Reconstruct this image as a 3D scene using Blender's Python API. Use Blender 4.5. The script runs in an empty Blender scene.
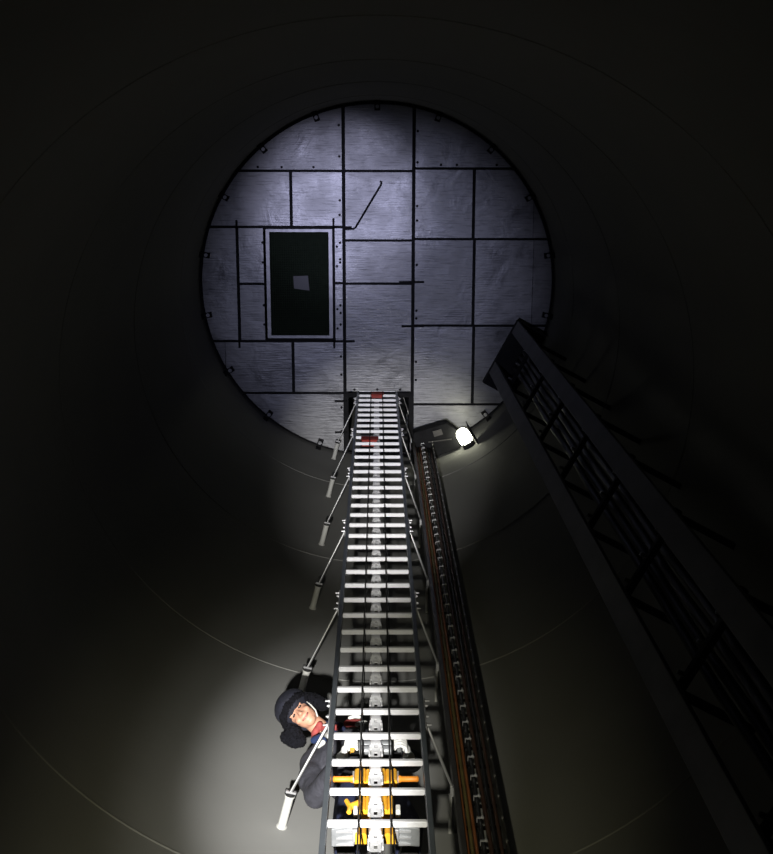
import bpy, bmesh, math, random
from mathutils import Vector, Matrix, Euler
random.seed(7)
PI = math.pi
S = bpy.context.scene
C = S.collection

# ------------------------------------------------------------------ camera
# world: camera at the origin, +Z up the tower, +Y from the camera to the ladder, +X to the right
cam_d = bpy.data.cameras.new('camera')
cam = bpy.data.objects.new('camera', cam_d)
C.objects.link(cam)
TILT = math.atan(277 / 1157)                    # optical axis leans this far from the zenith towards the ladder
cam_d.sensor_fit = 'VERTICAL'
cam_d.sensor_height = 24.0
cam_d.lens = 24.0 * 1157 / 854
cam_d.clip_start = 0.05
fw = Vector((0, math.sin(TILT), math.cos(TILT)))
up = Vector((0, -math.cos(TILT), math.sin(TILT)))
yaw = math.atan(9.5 / 1157 * math.cos(TILT))
fw = (fw * math.cos(yaw) + Vector((1, 0, 0)) * math.sin(yaw)).normalized()
rt = fw.cross(up).normalized()
up = rt.cross(fw).normalized()
cam.matrix_world = Matrix(((rt.x, up.x, -fw.x, 0), (rt.y, up.y, -fw.y, 0), (rt.z, up.z, -fw.z, 0), (0, 0, 0, 1)))
S.camera = cam

# ------------------------------------------------------------------ world, lights, exposure
w = bpy.data.worlds.new('world')
S.world = w
w.use_nodes = True
w.node_tree.nodes['Background'].inputs[0].default_value = (0.05, 0.05, 0.04, 1)
w.node_tree.nodes['Background'].inputs[1].default_value = 0.0
S.view_settings.view_transform = 'Standard'
S.view_settings.look = 'None'
S.view_settings.gamma = 1.0
S.view_settings.use_curve_mapping = False
S.view_settings.exposure = 0.0


def spot(name, loc, target, power, angle, blend, color, size):
    d = bpy.data.lights.new(name, 'SPOT')
    d.energy = power
    d.spot_size = math.radians(angle)
    d.spot_blend = blend
    d.color = color
    d.shadow_soft_size = size
    o = bpy.data.objects.new(name, d)
    C.objects.link(o)
    o.location = loc
    o.rotation_euler = (Vector(target) - Vector(loc)).to_track_quat('-Z', 'Y').to_euler()
    return o


TORCH = (-0.42, 0.62, -0.10)                      # a hand torch held beside the photographer
spot('torch_core', TORCH, (-0.40, 3.95, 6.75), 5000, 13.5, 1.0, (1.0, 0.985, 0.985), 0.06)
spot('torch_halo', TORCH, (-0.36, 3.95, 6.6), 900, 21, 1.0, (1.0, 0.98, 0.90), 0.06)
spot('torch_spill', TORCH, (-0.30, 3.90, 5.7), 330, 36, 1.0, (1.0, 0.95, 0.60), 0.06)
spot('ladder_fill_spot', (-0.36, 0.66, -0.05), (0.0, 3.05, 10.6), 4300, 12.4, 1.0, (1.0, 0.98, 0.95), 0.04)  # separate beam added to brighten the upper rungs
HEADLAMP = (-0.70, 0.62, 0.05)                    # head torches pointing up at the platform
spot('head_torch_core', HEADLAMP, (-0.50, 0.80, 14.9), 2300, 10.5, 1.0, (0.70, 0.70, 1.0), 0.03)
spot('head_torch_wide', HEADLAMP, (-0.05, 1.95, 14.9), 1500, 20, 1.0, (0.64, 0.67, 1.0), 0.03)

# ------------------------------------------------------------------ helpers
AX = 1.69          # tower axis (0, AX)
RW = 2.29          # inner radius of the tower
ZP = 14.90         # underside of the platform
ZF = -1.50         # tower floor
ZT = 18.50


def prop(o, label=None, cat=None, group=None, kind=None):
    if label: o['label'] = label
    if cat: o['category'] = cat
    if group: o['group'] = group
    if kind: o['kind'] = kind
    return o


def empty(name, loc=(0, 0, 0)):
    o = bpy.data.objects.new(name, None)
    o.empty_display_size = 0.1
    C.objects.link(o)
    o.location = loc
    return o


def link(name, me, mat=None, parent=None):
    o = bpy.data.objects.new(name, me)
    C.objects.link(o)
    if mat is not None and not me.materials:
        me.materials.append(mat)
    if parent is not None:
        o.parent = parent
        off = Vector((0, 0, 0))
        q = parent
        while q is not None:
            off += q.location
            q = q.parent
        o.location = -off                       # meshes are written in world coordinates
    return o


class MB:
    def __init__(self):
        self.bm = bmesh.new()

    def box(self, lo, hi):
        x0, y0, z0 = lo; x1, y1, z1 = hi
        v = [self.bm.verts.new(p) for p in ((x0, y0, z0), (x1, y0, z0), (x1, y1, z0), (x0, y1, z0), (x0, y0, z1), (x1, y0, z1), (x1, y1, z1), (x0, y1, z1))]
        for f in ((3, 2, 1, 0), (4, 5, 6, 7), (0, 1, 5, 4), (1, 2, 6, 5), (2, 3, 7, 6), (3, 0, 4, 7)):
            self.bm.faces.new([v[i] for i in f])
        return self

    def obox(self, c, ax, ay, az):
        """oriented box: centre and three half-axis vectors"""
        c = Vector(c); ax = Vector(ax); ay = Vector(ay); az = Vector(az)
        v = [self.bm.verts.new(c + ax * i + ay * j + az * k) for i, j, k in ((-1, -1, -1), (1, -1, -1), (1, 1, -1), (-1, 1, -1), (-1, -1, 1), (1, -1, 1), (1, 1, 1), (-1, 1, 1))]
        for f in ((3, 2, 1, 0), (4, 5, 6, 7), (0, 1, 5, 4), (1, 2, 6, 5), (2, 3, 7, 6), (3, 0, 4, 7)):
            self.bm.faces.new([v[i] for i in f])
        return self

    def cyl(self, p0, p1, r0, r1=None, n=12):
        p0 = Vector(p0); p1 = Vector(p1)
        r1 = r0 if r1 is None else r1
        d = (p1 - p0).normalized()
        a = d.orthogonal().normalized(); b = d.cross(a)
        A = [self.bm.verts.new(p0 + (a * math.cos(2 * PI * i / n) + b * math.sin(2 * PI * i / n)) * r0) for i in range(n)]
        B = [self.bm.verts.new(p1 + (a * math.cos(2 * PI * i / n) + b * math.sin(2 * PI * i / n)) * r1) for i in range(n)]
        for i in range(n):
            j = (i + 1) % n
            self.bm.faces.new((A[i], A[j], B[j], B[i]))
        self.bm.faces.new(A[::-1]); self.bm.faces.new(B)
        return self

    def tube(self, pts, r, n=8):
        pts = [Vector(p) for p in pts]
        rings = []
        for i, p in enumerate(pts):
            d = (pts[min(i + 1, len(pts) - 1)] - pts[max(i - 1, 0)]).normalized()
            ref = Vector((0.3, 0.9, 0.1)) if abs(d.z) > 0.5 else Vector((0, 0, 1))
            a = d.cross(ref).normalized(); b = d.cross(a)
            rings.append([self.bm.verts.new(p + (a * math.cos(2 * PI * k / n) + b * math.sin(2 * PI * k / n)) * r) for k in range(n)])
        for A, B in zip(rings, rings[1:]):
            for k in range(n):
                j = (k + 1) % n
                self.bm.faces.new((A[k], A[j], B[j], B[k]))
        self.bm.faces.new(rings[0][::-1]); self.bm.faces.new(rings[-1])
        return self

    def prism(self, poly, z0, z1):
        A = [self.bm.verts.new((x, y, z0)) for x, y in poly]
        B = [self.bm.verts.new((x, y, z1)) for x, y in poly]
        n = len(poly)
        for i in range(n):
            j = (i + 1) % n
            self.bm.faces.new((A[i], A[j], B[j], B[i]))
        self.bm.faces.new(A[::-1]); self.bm.faces.new(B)
        return self

    def lathe(self, prof, p0, axis, n=20):
        """profile of (radius, distance along axis)"""
        p0 = Vector(p0); d = Vector(axis).normalized()
        a = d.orthogonal().normalized(); b = d.cross(a)
        rings = []
        for r, h in prof:
            rings.append([self.bm.verts.new(p0 + d * h + (a * math.cos(2 * PI * k / n) + b * math.sin(2 * PI * k / n)) * max(r, 1e-4)) for k in range(n)])
        for A, B in zip(rings, rings[1:]):
            for k in range(n):
                j = (k + 1) % n
                self.bm.faces.new((A[k], A[j], B[j], B[k]))
        self.bm.faces.new(rings[0][::-1]); self.bm.faces.new(rings[-1])
        return self

    def ell(self, c, r, rot=None, sub=2):
        M = Matrix.Translation(Vector(c)) @ (rot.to_4x4() if rot is not None else Matrix.Identity(4)) @ Matrix.Diagonal((r[0], r[1], r[2], 1))
        bmesh.ops.create_icosphere(self.bm, subdivisions=sub, radius=1.0, matrix=M)
        return self

    def mesh(self, name, smooth=False, bevel=0.0):
        bm = self.bm
        if bevel:
            bmesh.ops.bevel(bm, geom=list(bm.edges), offset=bevel, segments=1, affect='EDGES', clamp_overlap=True)
        bmesh.ops.recalc_face_normals(bm, faces=list(bm.faces))
        me = bpy.data.meshes.new(name)
        bm.to_mesh(me); bm.free()
        if smooth:
            for p in me.polygons: p.use_smooth = True
            if smooth == 'auto':
                me.set_sharp_from_angle(angle=math.radians(40))
        return me

    def build(self, name, mat, parent=None, smooth=False, bevel=0.0):
        return link(name, self.mesh(name, smooth, bevel), mat, parent)


# ------------------------------------------------------------------ materials
def mat(name, base, rough=0.5, metal=0.0, var=0.0, vscale=6.0, bump=0.0, bscale=60.0, rvar=0.0, stretch=(1, 1, 1), spec=0.5, emis=None, estr=0.0, col2=None):
    m = bpy.data.materials.new(name)
    m.use_nodes = True
    nt = m.node_tree; N = nt.nodes; L = nt.links
    b = N['Principled BSDF']
    b.inputs['Base Color'].default_value = (*base, 1)
    b.inputs['Roughness'].default_value = rough
    b.inputs['Metallic'].default_value = metal
    b.inputs['Specular IOR Level'].default_value = spec
    if emis:
        b.inputs['Emission Color'].default_value = (*emis, 1)
        b.inputs['Emission Strength'].default_value = estr
    if var or bump or rvar:
        tc = N.new('ShaderNodeTexCoord'); mp = N.new('ShaderNodeMapping')
        mp.inputs['Scale'].default_value = stretch
        L.new(tc.outputs['Object'], mp.inputs['Vector'])
        if var or rvar:
            n1 = N.new('ShaderNodeTexNoise'); n1.inputs['Scale'].default_value = vscale; n1.inputs['Detail'].default_value = 5
            L.new(mp.outputs[0], n1.inputs['Vector'])
        if var:
            r = N.new('ShaderNodeValToRGB')
            c2 = col2 if col2 else tuple(min(1, c * (1 + var)) for c in base)
            c1 = tuple(c * (1 - var) for c in base) if not col2 else base
            r.color_ramp.elements[0].position = 0.32; r.color_ramp.elements[1].position = 0.68
            r.color_ramp.elements[0].color = (*c1, 1); r.color_ramp.elements[1].color = (*c2, 1)
            L.new(n1.outputs['Fac'], r.inputs[0]); L.new(r.outputs[0], b.inputs['Base Color'])
        if rvar:
            mr = N.new('ShaderNodeMapRange')
            mr.inputs['To Min'].default_value = max(0.03, rough - rvar); mr.inputs['To Max'].default_value = min(1, rough + rvar)
            mr.inputs['From Min'].default_value = 0.3; mr.inputs['From Max'].default_value = 0.7
            L.new(n1.outputs['Fac'], mr.inputs['Value']); L.new(mr.outputs[0], b.inputs['Roughness'])
        if bump:
            n2 = N.new('ShaderNodeTexNoise'); n2.inputs['Scale'].default_value = bscale; n2.inputs['Detail'].default_value = 4
            L.new(mp.outputs[0], n2.inputs['Vector'])
            bp = N.new('ShaderNodeBump'); bp.inputs['Strength'].default_value = bump; bp.inputs['Distance'].default_value = 0.01
            L.new(n2.outputs['Fac'], bp.inputs['Height']); L.new(bp.outputs[0], b.inputs['Normal'])
    return m


def plate_material():
    """galvanised sheet: cloudy zinc bloom, fine rolling lines, scratches and smudges of dirt"""
    m = bpy.data.materials.new('galvanised_sheet')
    m.use_nodes = True
    nt = m.node_tree; N = nt.nodes; L = nt.links
    b = N['Principled BSDF']
    b.inputs['Metallic'].default_value = 0.62
    tc = N.new('ShaderNodeTexCoord')
    info = N.new('ShaderNodeObjectInfo')
    n1 = N.new('ShaderNodeTexNoise'); n1.inputs['Scale'].default_value = 1.7; n1.inputs['Detail'].default_value = 6; n1.inputs['Roughness'].default_value = 0.62
    L.new(tc.outputs['Object'], n1.inputs['Vector'])
    r1 = N.new('ShaderNodeValToRGB')
    r1.color_ramp.elements[0].position = 0.30; r1.color_ramp.elements[0].color = (0.14, 0.14, 0.145, 1)
    r1.color_ramp.elements[1].position = 0.70; r1.color_ramp.elements[1].color = (0.34, 0.34, 0.345, 1)
    L.new(n1.outputs['Fac'], r1.inputs[0])
    mp = N.new('ShaderNodeMapping'); mp.inputs['Scale'].default_value = (2.0, 26.0, 1.0)
    L.new(tc.outputs['Object'], mp.inputs['Vector'])
    n2 = N.new('ShaderNodeTexNoise'); n2.inputs['Scale'].default_value = 2.4; n2.inputs['Detail'].default_value = 5
    L.new(mp.outputs[0], n2.inputs['Vector'])
    r2 = N.new('ShaderNodeValToRGB')
    r2.color_ramp.elements[0].position = 0.28; r2.color_ramp.elements[0].color = (0.45, 0.45, 0.45, 1)
    r2.color_ramp.elements[1].position = 0.46; r2.color_ramp.elements[1].color = (1, 1, 1, 1)
    L.new(n2.outputs['Fac'], r2.inputs[0])
    mx = N.new('ShaderNodeMix'); mx.data_type = 'RGBA'; mx.blend_type = 'MULTIPLY'; mx.inputs[0].default_value = 0.75
    L.new(r1.outputs[0], mx.inputs[6]); L.new(r2.outputs[0], mx.inputs[7])
    hv = N.new('ShaderNodeMapRange'); hv.inputs['To Min'].default_value = 0.78; hv.inputs['To Max'].default_value = 1.12
    L.new(info.outputs['Random'], hv.inputs['Value'])
    m2 = N.new('ShaderNodeMix'); m2.data_type = 'RGBA'; m2.blend_type = 'MULTIPLY'; m2.inputs[0].default_value = 1.0
    L.new(mx.outputs[2], m2.inputs[6]); L.new(hv.outputs[0], m2.inputs[7])
    L.new(m2.outputs[2], b.inputs['Base Color'])
    rr = N.new('ShaderNodeMapRange'); rr.inputs['To Min'].default_value = 0.30; rr.inputs['To Max'].default_value = 0.56
    rr.inputs['From Min'].default_value = 0.3; rr.inputs['From Max'].default_value = 0.7
    L.new(n1.outputs['Fac'], rr.inputs['Value']); L.new(rr.outputs[0], b.inputs['Roughness'])
    n3 = N.new('ShaderNodeTexNoise'); n3.inputs['Scale'].default_value = 3.2; n3.inputs['Detail'].default_value = 7; n3.inputs['Distortion'].default_value = 0.8
    L.new(tc.outputs['Object'], n3.inputs['Vector'])
    bp = N.new('ShaderNodeBump'); bp.inputs['Strength'].default_value = 0.15; bp.inputs['Distance'].default_value = 0.05
    L.new(n3.outputs['Fac'], bp.inputs['Height'])
    b2 = N.new('ShaderNodeBump'); b2.inputs['Strength'].default_value = 0.25; b2.inputs['Distance'].default_value = 0.01
    L.new(n2.outputs['Fac'], b2.inputs['Height']); L.new(bp.outputs[0], b2.inputs['Normal'])
    L.new(b2.outputs[0], b.inputs['Normal'])
    return m


M = {}
M['wall'] = mat('tower_paint', (0.235, 0.235, 0.224), 0.75, 0, 0.05, 1.3, 0.03, 30, 0.05, spec=0.12)
M['weld'] = mat('weld_bead', (0.275, 0.275, 0.26), 0.7, 0, 0.05, 20, 0.2, 90, spec=0.15)
M['floor'] = mat('floor_steel', (0.10, 0.10, 0.10), 0.6, 0.2, 0.3, 5, 0.2, 40)
M['dark'] = mat('dark_steel', (0.010, 0.010, 0.011), 0.7, 0.0, 0.25, 9, 0.1, 50, spec=0.15)
M['joist'] = mat('joist_steel', (0.012, 0.012, 0.013), 0.75, 0.0, 0.3, 7, 0.1, 40, spec=0.15)
M['plate'] = plate_material()
M['zinc'] = mat('zinc_angle', (0.30, 0.30, 0.31), 0.45, 0.6, 0.2, 12, 0.1, 60)
M['rung'] = mat('rung_aluminium', (0.80, 0.80, 0.82), 0.5, 0.25, 0.06, 14, 0.12, 120, 0.05, (3, 30, 30))
M['rail'] = mat('anodised_side_rail', (0.16, 0.18, 0.20), 0.42, 0.55, 0.12, 6, 0.05, 60)
M['alu'] = mat('bright_aluminium', (0.56, 0.56, 0.57), 0.40, 0.6, 0.08, 12, 0.08, 80, 0.06)
M['rail_alu'] = mat('fall_rail_aluminium', (0.74, 0.74, 0.75), 0.42, 0.35, 0.06, 12, 0.08, 80, 0.06)
M['chrome'] = mat('bolt_zinc', (0.36, 0.36, 0.355), 0.3, 0.8)
M['strut'] = mat('strut_steel', (0.42, 0.42, 0.42), 0.4, 0.6)
M['rope'] = mat('black_rope', (0.012, 0.012, 0.012), 0.8, 0, 0.3, 60, 0.3, 200)
M['rubber'] = mat('black_rubber', (0.015, 0.015, 0.015), 0.65)
M['pipe'] = mat('white_standoff', (0.50, 0.50, 0.47), 0.45, 0, 0.05, 20)
M['red'] = mat('red_tag', (0.30, 0.022, 0.012), 0.6, 0, 0.25, 30, 0.2, 90)
M['yellow'] = mat('yellow_plastic', (0.72, 0.36, 0.025), 0.4, 0, 0.1, 20)
M['orange'] = mat('orange_grip', (0.75, 0.25, 0.02), 0.5, 0, 0.1, 20)
M['grey'] = mat('grey_casting', (0.26, 0.27, 0.28), 0.45, 0.4, 0.15, 20, 0.1, 60)
M['cable_o'] = mat('orange_cable', (0.22, 0.075, 0.022), 0.5, 0, 0.25, 6)
M['cable_ol'] = mat('olive_cable', (0.12, 0.095, 0.03), 0.5, 0, 0.25, 6)
M['cable_b'] = mat('brown_cable', (0.06, 0.03, 0.02), 0.55, 0, 0.25, 6)
M['cable_k'] = mat('black_cable', (0.015, 0.015, 0.016), 0.5)
M['tray'] = mat('tray_steel', (0.11, 0.105, 0.095), 0.4, 0.7, 0.2, 8, 0.05, 50)
M['riser'] = mat('riser_steel', (0.15, 0.15, 0.145), 0.6, 0.3, 0.15, 4, 0.05, 40)
M['paper'] = mat('paper_sheet', (0.14, 0.14, 0.145), 0.8)
M['grate'] = mat('green_grating', (0.020, 0.030, 0.017), 0.7, 0.0, 0.3, 20, spec=0.1)
M['lamp'] = mat('lamp_glass', (0.9, 0.92, 0.8), 0.3, 0, emis=(1.0, 1.0, 0.78), estr=13.0)
M['skin'] = mat('skin', (0.56, 0.29, 0.19), 0.5, 0, 0.10, 26, 0.08, 120)
M['lips'] = mat('lips', (0.50, 0.17, 0.15), 0.45)
M['eye'] = mat('eye_dark', (0.03, 0.02, 0.018), 0.25)
M['brow'] = mat('brow_hair', (0.06, 0.035, 0.025), 0.8)
M['jacket'] = mat('charcoal_jacket', (0.036, 0.036, 0.046), 0.75, 0, 0.25, 18, 0.5, 45)
M['trousers'] = mat('navy_trousers', (0.018, 0.025, 0.07), 0.75, 0, 0.3, 14, 0.5, 40)
M['blue'] = mat('blue_strap', (0.018, 0.034, 0.10), 0.6, 0, 0.1, 20)
M['fur'] = mat('black_fur', (0.005, 0.005, 0.008), 0.95, 0, 0.4, 60, 1.0, 160, spec=0.2)
M['hat'] = mat('navy_hat_cloth', (0.010, 0.011, 0.021), 0.8, 0, 0.3, 24, 0.4, 90)
M['glove'] = mat('white_glove', (0.88, 0.88, 0.86), 0.7, 0, 0.04, 30, 0.3, 90)
M['strap_w'] = mat('white_webbing', (0.62, 0.62, 0.58), 0.7, 0, 0.06, 40)
M['scarf'] = mat('red_scarf', (0.30, 0.05, 0.045), 0.8, 0, 0.2, 40, 0.4, 80)
M['boot'] = mat('black_boot', (0.014, 0.014, 0.015), 0.6, 0, 0.2, 20, 0.2, 60)

# ------------------------------------------------------------------ the tower shell
def ring_mesh(name, r0, r1, z0, z1, n=160):
    mb = MB(); bm = mb.bm
    V = [[bm.verts.new((r * math.cos(2 * PI * i / n), AX + r * math.sin(2 * PI * i / n), z)) for i in range(n)] for r, z in ((r0, z0), (r0, z1), (r1, z1), (r1, z0))]
    for k in range(4):
        A, B = V[k], V[(k + 1) % 4]
        for i in range(n):
            j = (i + 1) % n
            bm.faces.new((A[i], A[j], B[j], B[i]))
    me = mb.mesh(name)
    for p in me.polygons: p.use_smooth = True
    me.set_sharp_from_angle(angle=math.radians(40))
    return me


wall = prop(link('wall_round', ring_mesh('wall_round', RW, RW + 0.03, ZF, ZT), M['wall']), 'round off-white painted steel tower wall', None, None, 'structure')
fl = MB().prism([(2.34 * math.cos(2 * PI * i / 96), AX + 2.34 * math.sin(2 * PI * i / 96)) for i in range(96)], ZF - 0.05, ZF).build('floor', M['floor'])
prop(fl, 'dark steel floor at the foot of the tower', None, None, 'structure')
ce = MB().prism([(2.34 * math.cos(2 * PI * i / 96), AX + 2.34 * math.sin(2 * PI * i / 96)) for i in range(96)], ZT, ZT + 0.05).build('ceiling', M['floor'])
prop(ce, 'dark steel deck far up the tower', None, None, 'structure')
# ring welds between the rolled wall plates
for i, z in enumerate((0.31, 2.94, 5.57, 8.20, 10.83, 13.46, 16.1)):
    mb = MB(); bm = mb.bm; n = 160
    rings = []
    for i2 in range(n):
        a = 2 * PI * i2 / n
        rings.append([bm.verts.new((r * math.cos(a), AX + r * math.sin(a), z + dz)) for r, dz in ((RW + .002, -.011), (RW - .004, -.006), (RW - .006, 0), (RW - .004, .006), (RW + .002, .011))])
    for i2 in range(n):
        A, B = rings[i2], rings[(i2 + 1) % n]
        for k in range(4):
            bm.faces.new((A[k], A[k + 1], B[k + 1], B[k]))
    o = link('trim_%d' % (i + 1), mb.mesh('weld_ring', True), M['weld'])
    prop(o, None, None, None, 'structure')
    if z in (5.57, 8.20):
        o['label'] = 'thin pale ring weld on the wall ' + ('below the climber, crossing the lower left corner' if z < 6 else 'level with the climber\'s hat')

# ------------------------------------------------------------------ the platform overhead
RP = 2.25
plat = prop(empty('platform', (0, AX, ZP)), 'round steel platform overhead made of many galvanised sheets', 'platform')
CIRC = [(RP * math.cos(2 * PI * i / 120), AX + RP * math.sin(2 * PI * i / 120)) for i in range(120)]


def clip(poly, a, b):
    """keep the part of poly left of the line a->b"""
    out = []
    def side(p): return (b[0] - a[0]) * (p[1] - a[1]) - (b[1] - a[1]) * (p[0] - a[0])
    for i, p in enumerate(poly):
        q = poly[(i + 1) % len(poly)]
        sp, sq = side(p), side(q)
        if sp >= 0: out.append(p)
        if sp * sq < 0:
            t = sp / (sp - sq)
            out.append((p[0] + (q[0] - p[0]) * t, p[1] + (q[1] - p[1]) * t))
    return out


def cell(x0, x1, y0, y1):
    p = list(CIRC)
    for a, b in (((x0, y0), (x1, y0)), ((x1, y0), (x1, y1)), ((x1, y1), (x0, y1)), ((x0, y1), (x0, y0))):
        if p: p = clip(p, a, b)
    q = []
    for v in p:
        if not q or math.hypot(v[0] - q[-1][0], v[1] - q[-1][1]) > 1e-4: q.append(v)
    return q


XL, XR = -0.425, 0.460
F = 9.0
cells = [
    # left of the long seam
    (-F, XL, -F, 0.257), (-F, -1.090, 0.257, 0.952), (-1.090, XL, 0.257, 0.952),
    (-F, -1.785, 0.952, 2.417), (-1.785, -1.435, 0.952, 1.676), (-1.785, -1.435, 1.676, 2.417),
    (-0.560, XL, 0.952, 1.665), (-0.560, XL, 1.665, 2.417),
    (-F, -1.980, 2.417, 3.108), (-1.980, -1.098, 2.417, 3.108), (-1.098, XL, 2.417, 3.108), (-F, XL, 3.108, F),
    # the middle strip
    (XL, XR, -F, 0.257), (XL, XR, 0.257, 1.122), (XL, XR, 1.122, 1.672), (XL, XR, 1.672, 3.100),
    # right
    (XR, F, -F, 0.225), (XR, 1.222, 0.225, 1.103), (1.222, 1.985, 0.225, 1.103), (1.985, F, 0.225, 1.103),
    (XR, 1.240, 1.103, 2.215), (1.240, 2.000, 1.103, 2.215), (2.000, F, 1.103, 2.215),
    (XR, 1.252, 2.215, 3.260), (1.252, F, 2.215, 3.260), (XR, F, 3.260, F),
]
G = 0.020
for x0, x1, y0, y1 in cells:
    gl = 0.003 if x0 in (1.985, 2.000, -1.980) else G
    gr = 0.003 if x1 in (1.985, 2.000, -1.980) else G
    gl = 0.022 if x0 in (XL, XR) else gl
    gr = 0.022 if x1 in (XL, XR) else gr
    p = cell(x0 + gl, x1 - gr, y0 + G * 0.8, y1 - G * 0.8)
    if len(p) < 3: continue
    dz = random.uniform(-0.004, 0.004)
    cx = sum(v[0] for v in p) / len(p); cy = sum(v[1] for v in p) / len(p)
    tx, ty = random.uniform(-0.010, 0.010), random.uniform(-0.010, 0.010)   # sheets do not lie perfectly level
    mb = MB().prism(p, ZP + dz, ZP + dz + 0.006)
    for v in mb.bm.verts:
        v.co.z += (v.co.x - cx) * tx * 0.6 + (v.co.y - cy) * ty * 0.6
    mb.build('deck_sheet', M['plate'], plat)

# joists above the seams
def joist(a, b, wdt, name='joist', z0=ZP + 0.018, z1=ZP + 0.10, m='joist'):
    a = Vector((a[0], a[1], 0)); b = Vector((b[0], b[1], 0))
    d = (b - a); L = d.length; d.normalize(); nrm = Vector((-d.y, d.x, 0))
    return MB().obox((a + b) / 2 + Vector((0, 0, (z0 + z1) / 2)), d * L / 2, nrm * wdt / 2, Vector((0, 0, (z1 - z0) / 2))).build(name, M[m], plat)

def chord_y(x, r=RP): return math.sqrt(max(0, r * r - x * x))
for x in (XL, XR):
    joist((x, AX - chord_y(x)), (x, AX + chord_y(x)), 0.09)
for x0, x1, y in ((-1.786, XL, 0.257), (-2.14, XL, 0.952), (-2.14, XL, 2.417), (-1.77, XL, 3.108), (XL, XR, 0.257), (XL, XR, 1.122), (XL, XR, 1.672),
                  (XR, 1.73, 0.225), (XR, 2.18, 1.103), (XR, 2.2, 2.215), (XR, 1.62, 3.260), (-1.785, -1.435, 1.676), (-0.56, XL, 1.665)):
    joist((x0, y), (x1, y), 0.07, z0=ZP + 0.020)
for x, y0, y1 in ((-1.090, 0.257, 0.952), (-1.785, 0.952, 2.417), (-1.098, 2.417, 3.108), (-1.98, 2.417, 3.0), (1.222, 0.225, 1.103), (1.240, 1.103, 2.215), (1.252, 2.215, 3.26), (1.985, 0.4, 1.103), (2.0, 1.103, 2.215)):
    joist((x, y0), (x, y1), 0.07, z0=ZP + 0.022)
joist((XL, 3.14), (XR, 3.14), 0.06, z0=ZP + 0.015, z1=ZP + 0.07)
# rim
link('rim', ring_mesh('rim', RP - 0.004, RP + 0.02, ZP - 0.012, ZP + 0.06, 120), M['joist'], plat)

# hatch trimmers hanging below the sheets
for a, b in (((-2.14, 0.955), (-0.325, 0.955)), ((-2.13, 2.417), (-0.292, 2.417)), ((-1.785, 0.866), (-1.790, 2.505)), ((-0.556, 0.842), (-0.560, 2.508))):
    joist(a, b, 0.026, 'hatch_trimmer', ZP - 0.034, ZP - 0.006, 'dark')
joist((0.28, 1.652), (0.60, 1.648), 0.026, 'flat_bar', ZP - 0.026, ZP - 0.006, 'dark')
joist((0.315, 2.222), (0.60, 2.218), 0.028, 'flat_bar', ZP - 0.026, ZP - 0.006, 'dark')
# hatch frame, grating and the sheet of paper lying on it
HX0, HX1, HY0, HY1 = -1.420, -0.575, 0.980, 2.378
for lo, hi in (((HX0, HY0), (HX1, HY0 + 0.035)), ((HX0, HY1 - 0.035), (HX1, HY1)), ((HX0, HY0 + 0.035), (HX0 + 0.045, HY1 - 0.035)), ((HX1 - 0.045, HY0 + 0.035), (HX1, HY1 - 0.035))):
    MB().box((lo[0], lo[1], ZP - 0.012), (hi[0], hi[1], ZP + 0.05)).build('hatch_frame', M['zinc'], plat)
mb = MB()
nx, ny = 26, 44
for i in range(nx + 1):
    x = HX0 + 0.05 + (HX1 - HX0 - 0.10) * i / nx
    mb.box((x - 0.004, HY0 + 0.03, ZP + 0.012), (x + 0.004, HY1 - 0.03, ZP + 0.040))
for j in range(ny + 1):
    y = HY0 + 0.04 + (HY1 - HY0 - 0.08) * j / ny
    mb.box((HX0 + 0.04, y - 0.0035, ZP + 0.008), (HX1 - 0.04, y + 0.0035, ZP + 0.030))
prop(mb.build('grating', M['grate'], plat), 'dark green bar grating in the hatch', None, None, 'stuff')
# unseen board added above the grating to keep the hatch dark
MB().box((HX0 + 0.01, HY0 + 0.01, ZP + 0.30), (HX1 - 0.01, HY1 - 0.01, ZP + 0.32)).build('hatch_light_blocker', M['grate'], plat)
pp = MB().prism([(-1.078, 1.575), (-0.890, 1.570), (-0.872, 1.762), (-1.070, 1.735)], ZP - 0.0025, ZP + 0.0065).build('paper_note', M['paper'])
prop(pp, 'small pale square note on the dark hatch grating', 'note')

# bolts along the seams
bolt_me = MB().cyl((0, 0, -0.014), (0, 0, 0.0), 0.017, n=6).mesh('seam_bolt')
bolt_me.materials.append(M['dark'])
def bolt(x, y, z=ZP - 0.004, parent=plat, nm='seam_bolt'):
    o = bpy.data.objects.new(nm, bolt_me); C.objects.link(o); o.parent = parent
    o.location = Vector((x, y, z)) - parent.location
for y in (-0.3, 0.08, 0.62, 0.80, 1.36, 1.95, 2.05, 2.62, 2.86, 3.3, 3.62):
    if y < 3.0 or True:
        bolt(XL - 0.045 - (y * 7 % 1) * 0.01, y)
    if y < 3.0:
        bolt(XR + 0.045, y + 0.07)
for y in (1.15, 1.40, 1.95, 2.20):
    bolt(-0.475, y); bolt(-1.462, y); bolt(-0.535 + 0.02, y + 0.05)
for x in (-1.5, -1.2, -0.8, 0.8, 1.0, 1.5):
    bolt(x, 0.21 if x < 0 else 0.18)
for x in (-0.3, 0.0, 0.3):
    bolt(x, 3.06)
# hinge pins at the ladder opening
for y in (3.215, 3.635):
    MB().cyl((-0.56, y, ZP - 0.012), (-0.395, y, ZP - 0.012), 0.014, n=10).build('hinge_pin', M['dark'], plat)
# lever rod under the middle sheets
MB().tube([(-0.42, 0.978, ZP - 0.03), (-0.30, 0.975, ZP - 0.03), (-0.275, 0.955, ZP - 0.03), (-0.06, 0.60, ZP - 0.03), (0.045, 0.43, ZP - 0.03), (0.052, 0.39, ZP - 0.03), (0.03, 0.385, ZP - 0.03)], 0.013, 8).build('lever_rod', M['dark'], plat)

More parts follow.
